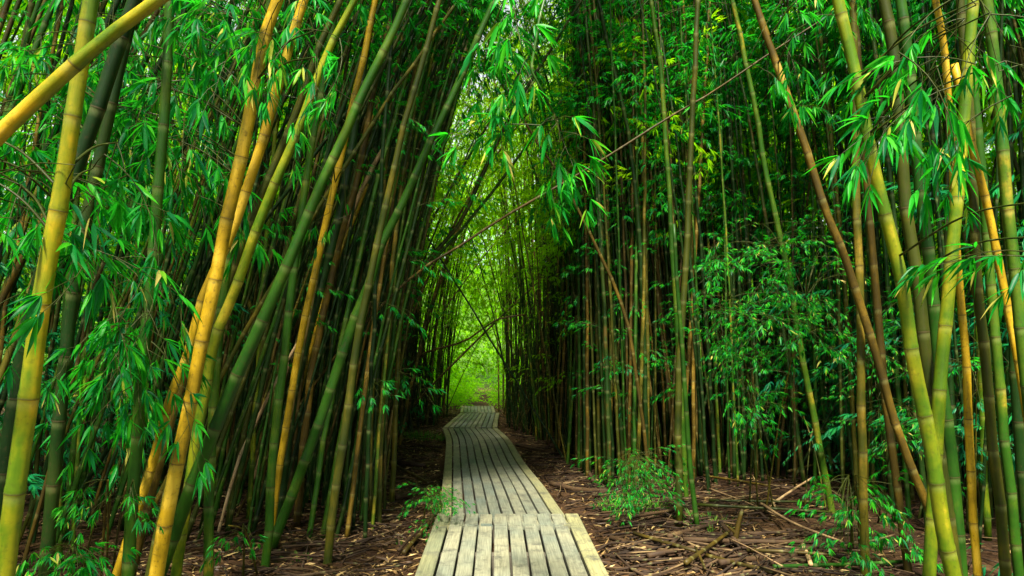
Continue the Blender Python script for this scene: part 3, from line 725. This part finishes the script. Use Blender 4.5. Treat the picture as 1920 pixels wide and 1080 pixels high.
# backdrop of the grove on both sides: sunlit crowns high up, undergrowth added low as dark backing
def side_wood():
    P = []
    for sd in (-1, 1):
        n = 3000
        X = sd * rng.uniform(6.5, 14, n); Y = 3 + 31 * rng.random(n) ** 1.3; Z = gz(X, Y) + rng.uniform(1.8, 12, n)
        P.append(np.stack([X, Y, Z], -1))
    for sd in (-1, 1):
        n = 900; Y = rng.uniform(1, 12, n); X = sd * (5.2 + rng.random(n) * 3); Z = rng.uniform(2.5, 9, n); P.append(np.stack([X, Y, Z], -1))
    P = np.concatenate(P); n = len(P); g = G()
    bulk(g, FAR, P, rng.uniform(0, 6.283, n), rng.normal(.1, .4, n), rng.normal(0, .6, n), rng.uniform(.8, 1.5, n))
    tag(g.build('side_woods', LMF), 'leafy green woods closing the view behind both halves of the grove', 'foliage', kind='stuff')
    P = []
    for sd in (-1, 1):
        n = 3000
        X = sd * rng.uniform(4.0, 10, n); Y = rng.uniform(2.5, 28, n); Z = gz(X, Y) + rng.uniform(.1, 3.4, n)
        P.append(np.stack([X, Y, Z], -1))
    P = np.concatenate(P); n = len(P); g = G()
    bulk(g, MID, P, rng.uniform(0, 6.283, n), rng.normal(.2, .4, n), rng.normal(0, .6, n), rng.uniform(.9, 1.6, n))
    tag(g.build('undergrowth', LMD), 'leafy undergrowth added as dark backing deep between the stalks', 'undergrowth', kind='stuff')
side_wood()

# ------------------------------------------------------------------ leafy branches hanging in the foreground, each a part of the stalk it grows from
def twig_to(g, a, b, r, mat=1):
    m = (a + b) / 2 + np.array([0, 0, .08 * np.linalg.norm(a - b)])
    tube(g, catmull([a, m, b], 5), np.linspace(r, r * .5, 11), 5, cr=.4, mat=mat)
def nearest_key(P, tall=True):
    best = None
    for k in KEYS:
        if 'dead' in k['label'] or k['D'] > 8: continue
        d = np.linalg.norm(k['cv'].P - P, axis=1); j = int(np.argmin(d + (k['cv'].P[:, 2] < P[2] - .5) * .4))
        if best is None or d[j] < best[0]: best = (d[j], k, k['cv'].P[j])
    return best
def hang(px, py, D, n, spread, sc=1., down=.55, key_=None, az=None, protos=None, lrb=(0, 1), mat=None):
    """a branch with n sprays round one point"""
    protos = protos or NEAR
    c = unproj(px, py, D)
    if key_ is None: _, k, a = nearest_key(c)
    else: k = key_; a = k['cv'].P[int(np.argmin(np.linalg.norm(k['cv'].P - c, axis=1)))]
    g = G()
    top = c + np.array([0, 0, .18 * sc]); twig_to(g, a, top, .006)
    for j in range(n):
        o = c + rng.normal(0, 1, 3) * spread * np.array([1, .7, 1])
        a_ = rng.uniform(0, 6.283) if az is None else az + rng.normal(0, .6)
        twig_to(g, top, o, .0028)
        protos[rng.integers(len(protos))].put(g, basis(a_, -down + rng.normal(0, .3), rng.normal(0, .5)), o, sc * rng.uniform(.75, 1.1), True, lrb, wf=.082)
    g.build('leafy_branch', [mat or LM, CM['olive']], k['root'])
def region(x0, x1, y0, y1, D, count, n=3, spread=.13, **kw):
    for _ in range(count):
        hang(rng.uniform(x0, x1), rng.uniform(y0, y1), D * rng.uniform(1., 1.2), n, spread, **kw)
region(-20, 90, 20, 300, 3.8, 6, sc=1.05); region(150, 400, -40, 220, 4.0, 14, sc=1.1); region(170, 330, 200, 360, 3.9, 5, sc=1.05)
region(-60, 50, 320, 480, 2.2, 5, n=3, spread=.10, down=.2, sc=.85); hang(215, 345, 2.6, 2, .07, down=.25, sc=.9); hang(170, 385, 2.6, 1, .06, down=.8, sc=.8)
region(215, 310, 470, 600, 3.2, 5, n=2, down=.9, spread=.1, sc=.85); region(215, 300, 610, 710, 3.1, 4, n=2, down=1., spread=.1, sc=.85); hang(40, 610, 2.6, 1, .08, sc=.7)
region(400, 560, -50, 20, 3.2, 6, n=2, down=.5, sc=.8); hang(560, 40, 2.9, 2, .09, down=1., sc=.8); hang(590, 110, 2.9, 2, .07, down=1., sc=.7); hang(590, 160, 2.9, 1, .05, down=1.2, sc=.7)
region(600, 740, -60, 40, 5.2, 4, n=2, sc=.8); region(620, 700, 280, 350, 5.2, 2, n=1, sc=.7); region(400, 600, 100, 420, 5.2, 4, n=1, sc=.8); region(640, 780, 120, 240, 6, 3, n=1, sc=.8)
region(1730, 1900, 40, 110, 2.4, 4, n=3, down=.5, spread=.1, sc=.85); hang(1760, 190, 2.7, 1, .05, down=1., sc=.8); hang(1890, 180, 2.7, 2, .08, down=.7, sc=.8)
hang(2010, 450, 2.3, 2, .06, down=.2, az=math.pi, sc=.8); hang(2005, 520, 2.3, 1, .05, down=.4, az=math.pi, sc=.8)
region(1440, 1550, -50, 30, 3.6, 3, n=2, sc=.75); region(1490, 1540, 70, 110, 3.6, 1, n=1, down=1., sc=.7); region(1600, 1900, -60, -20, 4.2, 3, n=2, sc=.8)
region(1440, 1620, 100, 330, 6.2, 6, n=1, sc=.8); region(1250, 1440, -20, 200, 7, 5, n=1, sc=.9)

# slender bamboo whose leafy tip droops over the path
def drooper(label, ctrl, r0, tips, col='green', sc=1., D=3.2):
    C = catmull(ctrl, 8); cv = Curve(C, np.linspace(r0, .004, len(C)))
    root = empty('bamboo', C[0], label, 'bamboo', GRP)
    g = G(); culm(g, cv, .26, 10, 1, .5); g.build('culm', CM[col], root)
    g = G(); end = C[-1]
    for px, py, d, n, sp, dn in tips:
        c = unproj(px, py, d); j = int(np.argmin(np.linalg.norm(C - c, axis=1))); twig_to(g, C[j], c, .004)
        for _ in range(n):
            o = c + rng.normal(0, sp, 3)
            twig_to(g, c, o, .002)
            NEAR[rng.integers(5)].put(g, basis(rng.uniform(0, 6.283), -dn + rng.normal(0, .35), rng.normal(0, .5)), o, sc * rng.uniform(.55, .9), True, (.3, 1), wf=.085)
    g.build('leafy_branch', [LM, CM['olive']], root)
drooper('slender bamboo whose drooping leafy tip hangs over the middle of the path', [(3.1, 1.2, -.1), (2.9, 1.6, 2.), (2.3, 2.3, 3.9), (1.3, 2.9, 4.5), (.45, 3.2, 3.9), tuple(unproj(1000, 90, 3.2)), tuple(unproj(1045, 225, 3.2))], .022,
        [(1035, 225, 3.2, 2, .04, .4), (1050, 265, 3.2, 3, .05, .7), (1010, 120, 3.3, 1, .04, .8)])
drooper('slender bamboo with leaves dangling at the top of the picture just above the bright gap', [(-2.8, 1.2, -.1), (-2.6, 1.7, 2.), (-2., 2.3, 3.8), (-1., 2.7, 4.5), (-.2, 2.9, 4.0), tuple(unproj(960, -60, 2.9))], .022,
        [(945, -15, 2.9, 1, .06, .8), (985, -5, 2.9, 2, .06, .9), (1040, -20, 2.9, 2, .08, .6), (1090, -25, 2.9, 1, .08, .6)])

# the leafy arch over the path
def arch():
    g = G(); P = []; n = 0
    while n < 3900:
        y = rng.uniform(8.5, 28); x = float(path_x(y)) + rng.uniform(-2.9, 3.6); z = rng.uniform(.6, 8.2)
        dx = x - float(path_x(y)); lim = 2.9 + .04 * (y - 11) - abs(dx) * .0
        zmin = np.interp(y, [8.5, 11, 16, 20, 28], [3.9, 3.1, 2.6, 1.1, .6]) + rng.random() * np.interp(y, [16, 22], [1.3, .5])
        if z < zmin - abs(dx) * .35: continue
        P.append((x, y, z)); n += 1
    P = np.array(P); bulk(g, MID, P, rng.uniform(0, 6.283, n), rng.normal(0, .35, n), rng.normal(0, .5, n), rng.uniform(.8, 1.3, n), (.2, 1))
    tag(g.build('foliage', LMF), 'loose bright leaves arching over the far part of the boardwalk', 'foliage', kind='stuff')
arch()

# ------------------------------------------------------------------ young leafy bamboos and tufts on the forest floor
def young(label, foot, regions, D, mat=LMD, nst=3, sc=.75):
    """thin stems from the ground carrying leaf fans over given picture regions at real distance D"""
    f, Df = gpt(*foot); root = empty('young_bamboo', f, label, 'young bamboo', 'young leafy bamboos under the grove')
    gs = G(); gf = G(); tops = []
    for k in range(nst):
        x0, x1, y0, y1, _ = regions[k % len(regions)]
        tp = unproj((x0 + x1) / 2 + rng.normal(0, 1) * (x1 - x0) * .15, y0, D)
        b = f + np.array([rng.normal(0, .08), rng.normal(0, .08), 0]); b[2] = gz(b[0], b[1]) - .02
        C = catmull([b, b * .55 + tp * .45 + np.array([0, 0, .15]), tp], 8); cv = Curve(C, np.linspace(.009, .003, len(C))); culm(gs, cv, .22, 6, 0, rng.random()); tops.append(C)
    A = np.concatenate(tops)
    for x0, x1, y0, y1, n in regions:
        for _ in range(n):
            c = unproj(rng.uniform(x0, x1), rng.uniform(y0, y1), D * rng.uniform(.92, 1.08))
            a = A[int(np.argmin(np.linalg.norm(A - c, axis=1)))]; twig_to(gs, a, c, .0022, 0)
            sp = NEAR if D < 5 else MID
            sp[rng.integers(5)].put(gf, basis(rng.uniform(0, 6.283), rng.normal(-.1, .35), rng.normal(0, .4)), c, sc * rng.uniform(.5, .9), True, (0, 1), tmat=1)
    gs.build('stem', CM['olive'], root); gf.build('foliage', [mat, CM['olive']], root)
young('tall leafy young bamboo filling the dark grove with emerald leaves', (1420, 960), [(1320, 1560, 420, 560, 44), (1310, 1480, 560, 700, 40), (1480, 1580, 560, 660, 16), (1350, 1450, 700, 840, 12)], 6.1, LM, nst=4, sc=.72)
young('leafy young bamboo behind the thick yellow green group', (1650, 980), [(1560, 1720, 640, 800, 18), (1640, 1760, 760, 900, 16)], 5.6, LM, sc=.6)
young('bushy young bamboo low among the fallen canes at the right bottom', (1600, 1040), [(1540, 1690, 890, 1040, 36)], 4.7, LM, sc=.6)
young('low dark green leafy bush at the foot of the dark grove', (1185, 945), [(1150, 1245, 850, 930, 60)], 6.2, LM, sc=.5)
young('airy young bamboo with a few leaf fans left of the foremost olive twins', (1165, 880), [(1140, 1200, 655, 690, 3), (1150, 1190, 730, 800, 3)], 8.5, nst=2)
young('young bamboo with leaf fans reaching towards the tunnel from the left', (755, 800), [(725, 800, 575, 690, 10), (730, 790, 440, 560, 6)], 8.5, LM)
young('green tuft of young bamboo under the left grove by the boardwalk bend', (768, 802), [(745, 790, 755, 790, 7)], 12.5, sc=.8)
young('bright green seedling tuft touching the boardwalk edge', (812, 985), [(790, 832, 915, 975, 26)], 5.8, LM, 2, sc=.42)
young('bright leafy seedling at the bottom corner by the nearest stalk', (120, 1120), [(70, 200, 1020, 1070, 10)], 3.1, LM, 2, sc=.6)
young('wispy seedling with thin pale stems beside the dark straight stalk', (190, 1090), [(150, 260, 900, 1050, 10)], 3.2, LM, 4, sc=.5)
young('seedling arching into view near the foot of the thin green stalk', (440, 1085), [(400, 500, 985, 1030, 4)], 4.0, LM, 2, sc=.45)
young('small leafy young bamboo on the right edge behind the thick stalks', (1830, 1000), [(1790, 1880, 600, 860, 12)], 5.2)
young('leafy young bamboo beside the olive stalk in the dark grove', (1520, 950), [(1480, 1560, 780, 900, 6)], 7.4, nst=2)

def tuft(label, px, py, wpx, n, hgt, mat=GRS, kind=None):
    c, D = gpt(px, py); rad = wpx * D / F / 2; g = G(); rad = min(rad, .03 * n ** .5)
    a = rng.uniform(0, 6.283, n); q = rad * np.sqrt(rng.random(n)); P = np.stack([c[0] + q * np.cos(a), c[1] + q * np.sin(a) * 1.2, a * 0], -1); P[:, 2] = gz(P[:, 0], P[:, 1])
    d = np.stack([np.cos(a) * rng.random(n), np.sin(a) * rng.random(n), rng.uniform(.4, 1.2, n)], -1)
    leaves(g, P, d, hgt * rng.uniform(.5, 1.1, n), .006, 1, None)
    o = g.build('grass_tuft', mat); tag(o, label, 'grass tuft', 'grass tufts beside the boardwalk')
tuft('long patch of grass left of the boardwalk bend under the grove', 795, 822, 90, 260, .22)
tuft('yellowish grass patch below the dark green leafy bush', 1190, 955, 130, 300, .16)
tuft('sparse grass clump around the feet of the olive twins', 1330, 985, 110, 120, .12)
tuft('small weed on the bare litter left of the nearest boardwalk section', 750, 1020, 18, 14, .07)
tuft('grass sprig at the foot of the lone olive brown stalk', 560, 1050, 40, 26, .08)
tuft('little grass clump under the dim stalks at the left front of the litter', 640, 955, 50, 40, .16)
tuft('tiny green weed between the grove and the long curved section', 720, 845, 30, 30, .14)

# ------------------------------------------------------------------ fallen canes, each a thing of its own
def fallen(label, x1, y1, x2, y2, w_, col, lift=0., mid=None, up2=0., name='fallen_cane'):
    a, Da = gpt(x1, y1); b, Db = gpt(x2, y2); r = w_ * (Da + Db) / 2 / F / 2
    r *= .95; lift += .02; a = a + [0, 0, r + lift]; b = b + [0, 0, r + lift + up2]
    m = (a + b) / 2 + rng.normal(0, .02, 3) * np.linalg.norm(b - a) * .6
    zs = float(gz(m[0], m[1])); m[2] = max(m[2], zs + r * .6)
    C = catmull([a, m, b], 8); cv = Curve(C, np.linspace(r, r * .8, len(C))); g = G(); culm(g, cv, .28, 10, 1, rng.random() * .55, wob=.003)
    o = g.build(name, CM[col]); tag(o, label, 'fallen bamboo', 'fallen canes and branches on the forest floor')
FC = [
 ('long dark root like branch curving behind the crossing cane', 1215, 1060, 1390, 1008, 10, 'rotten', .03),
 ('dark branch leaning off the heap towards the boardwalk', 1168, 985, 1262, 968, 7, 'rotten', .02),
 ('thick dark branch half buried under the bottom canes', 1350, 1072, 1500, 1046, 12, 'rotten', .02),
 ('brown cane lying in front of the bushy young bamboo', 1400, 1050, 1560, 1060, 7, 'brown', .04),
 ('thick dark rotten cane lying beside the nearest boardwalk section, right', 1145, 1018, 1253, 1045, 11, 'rotten'),
 ('brown cane lying over the thick dark rotten one', 1189, 1015, 1310, 1052, 8, 'brown', .03),
 ('brown cane running out of the bottom edge right of the crossing one', 1325, 1056, 1450, 1088, 9, 'brown', .02),
 ('short brown cane lying aslant across the long dark one', 1285, 1082, 1366, 1020, 9, 'brown', .06),
 ('long straight dark cane lying level among the fallen heap', 1280, 1028, 1540, 1032, 10, 'rotten', .03),
 ('thin tan twig slanting over the heap behind the forked one', 1330, 930, 1470, 988, 4, 'tan', .05),
 ('long tan cane slanting down into the bushy young bamboo', 1428, 966, 1580, 1044, 6, 'tan', .08),
 ('long greenish cane lying far back across the clearing', 1300, 958, 1560, 973, 6, 'olive', .03),
 ('second greenish cane lying close behind the first', 1330, 948, 1520, 950, 5, 'olive', .02),
 ('green cane lying along the bottom edge of the clearing', 1450, 1078, 1740, 1064, 8, 'green', .02),
 ('tan cane end pointing up at the back of the clearing', 1448, 950, 1524, 922, 5, 'tan', .0, None, .12),
 ('curved dark root like cane in the middle of the heap', 1252, 1020, 1342, 994, 9, 'rotten', .02),
 ('short thin brown stick under the crossing cane', 1306, 1046, 1322, 1086, 6, 'brown', .04),
 ('short thick tan stub standing out at the bottom of the heap', 1506, 1036, 1520, 1074, 10, 'tan', .02),
 ('dark rotten cane vanishing under the bushy young bamboo', 1450, 1075, 1560, 1028, 12, 'rotten', .02),
 ('dark knotty stub right below the forked branch', 1352, 995, 1380, 1030, 11, 'rotten', .02),
 ('thin curved twig at the bottom right of the heap', 1370, 1028, 1470, 1084, 3, 'tan', .05),
 ('dark cane lying against the long curved section on its right', 1032, 917, 1140, 932, 10, 'rotten', .02),
 ('slim dark cane parallel to the bend of the long curved section', 968, 842, 1070, 862, 6, 'rotten', .02),
 ('grey brown cane pointing from the bend towards the reddish olive stalk', 1040, 848, 1130, 880, 6, 'brown', .03),
 ('short bent dark branch on the litter near the leafy bush', 1093, 885, 1112, 912, 9, 'rotten', .02),
 ('thin cane running behind the bend into the right grove', 965, 800, 1060, 815, 4, 'rotten', .02),
 ('far thin cane right of the third boardwalk section', 945, 785, 1010, 790, 3, 'brown', .02),
 ('cane lying from the grove towards the leafy bush', 1120, 872, 1210, 905, 6, 'brown', .05),
 ('pale brown cane leaning down onto the left side of the long curved section', 700, 858, 803, 926, 7, 'brown', .03, None, .05),
 ('thick dark log beside the long curved section, upper of two on the left', 745, 878, 798, 884, 11, 'rotten', .02),
 ('thick dark log lying below the upper one on the left', 742, 945, 795, 928, 11, 'rotten', .02),
 ('dark thin log far left of the long curved section near the grass', 770, 838, 828, 846, 5, 'rotten', .02),
 ('long brown cane lying along the left edge of the nearest boardwalk section', 757, 1050, 815, 978, 8, 'brown', .02),
 ('second brown cane beside the one along the nearest boardwalk section', 748, 1045, 800, 990, 6, 'rotten', .02),
 ('dark thin stick at the very front of the left litter', 545, 1050, 640, 1058, 5, 'rotten', .01),
 ('fallen cane between the feet of the front stalks left of the litter', 690, 900, 780, 905, 5, 'rotten', .02),
 ('brown cane lying behind the twins to the right', 1320, 905, 1440, 925, 5, 'brown', .05),
 ('dark cane in the gloom behind the greenish canes', 1480, 905, 1600, 880, 5, 'brown', .1),
]
for f in FC: fallen(*f)
def forked():
    a, D = gpt(1376, 1024); b = unproj(1384, 985, D); c = unproj(1392, 955, D); e = unproj(1362, 985, D); g = G()
    tube(g, catmull([a, b, c], 6), np.linspace(.028, .014, 13), 9, cr=.4); tube(g, catmull([b * .6 + a * .4, e], 6), np.linspace(.016, .008, 7), 7, cr=.6)
    tag(g.build('broken_branch', CM['brown']), 'upright forked broken branch rising from the fallen heap', 'branch', 'fallen canes and branches on the forest floor')
forked()

# ------------------------------------------------------------------ litter
def on_walk(P):
    m = np.zeros(len(P), bool)
    for (l0, r0, _), (l1, r1, _) in zip(BW[:-1], BW[1:]):
        c = (l0 + r0) / 2; c1 = (l1 + r1) / 2; ya, yb = min(c[1], c1[1]), max(c[1], c1[1])
        t = np.clip((P[:, 1] - c[1]) / (c1[1] - c[1] + 1e-6), 0, 1); cx = c[0] + (c1[0] - c[0]) * t
        m |= (P[:, 1] >= ya - .05) & (P[:, 1] <= yb + .05) & (np.abs(P[:, 0] - cx) < .62)
    return m
def litter():
    n = 70000
    Y = 2.8 + 22 * rng.random(n) ** 1.6; X = np.interp(Y, [0, 10, 24], [0, -.4, -1]) + rng.normal(0, 1, n) * (1.8 + .12 * Y)
    P = np.stack([X, Y, X * 0], -1); P = P[~on_walk(P)]
    # drifts: thicker on the left of the walk, patchy elsewhere
    pat = np.sin(P[:, 0] * 3.1 + np.sin(P[:, 1] * 1.7) * 2) * np.sin(P[:, 1] * 2.3 + P[:, 0]) + rng.normal(0, .6, len(P)) + (P[:, 0] < -.5) * .5
    P = P[pat > -.1]; n = len(P); P[:, 2] = gz(P[:, 0], P[:, 1]) + rng.uniform(.004, .035, n)
    a = rng.uniform(0, 6.283, n); d = np.stack([np.cos(a), np.sin(a), rng.normal(0, .22, n)], -1); g = G()
    leaves(g, P, d, rng.uniform(.05, .14, n), rng.uniform(.005, .011, n), 0, rng.random(n) ** 1.1, roll=.5)
    tag(g.build('leaf_litter', DRY), 'dry tan bamboo leaves scattered over the dark soil', 'leaf litter', kind='stuff')
    n = 3200; g = G()
    Y = 3.4 + 18 * rng.random(n) ** 1.5; X = np.interp(Y, [0, 10, 24], [0, -.4, -1]) + rng.choice([-1, 1], n, p=[.35, .65]) * (.7 + np.abs(rng.normal(0, 1.6, n)))
    P = np.stack([X, Y, X * 0], -1); P = P[~on_walk(P)]
    for p in P:
        L = rng.uniform(.12, .75); a = rng.uniform(0, math.pi); a = a if rng.random() < .3 else rng.normal(0, .5)
        d = np.array([math.cos(a), math.sin(a), 0]) * L / 2; q = np.array([p - d, p + rng.normal(0, .02, 3), p + d])
        if on_walk(q).any(): continue
        q[:, 2] = gz(q[:, 0], q[:, 1]) + rng.uniform(.0, .05) + np.array([0, .01, rng.uniform(0, .05)])
        tube(g, q, rng.uniform(.003, .012) * np.array([1, .9, .7]), 5, cr=rng.random())
    tag(g.build('debris', TWIG), 'dark rotting twigs strewn over the forest floor', 'twigs', kind='stuff')
    # low shrubs in the clearing at the end
    n = 2600; Y = rng.uniform(25, 34, n); X = np.where(rng.random(n) < .7, rng.uniform(-6, -1.7, n), rng.uniform(-.7, 3, n)); Z = gz(X, Y) + rng.random(n) ** 1.5 * (.1 + (Y - 24) * .12 + np.clip(np.abs(X + 1.2) - .5, 0, 3) * 1.1)
    g = G(); bulk(g, MID, np.stack([X, Y, Z], -1), rng.uniform(0, 6.283, n), rng.normal(.3, .4, n), rng.normal(0, .6, n), rng.uniform(.5, 1., n))
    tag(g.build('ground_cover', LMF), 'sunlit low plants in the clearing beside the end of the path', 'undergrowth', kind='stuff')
litter()
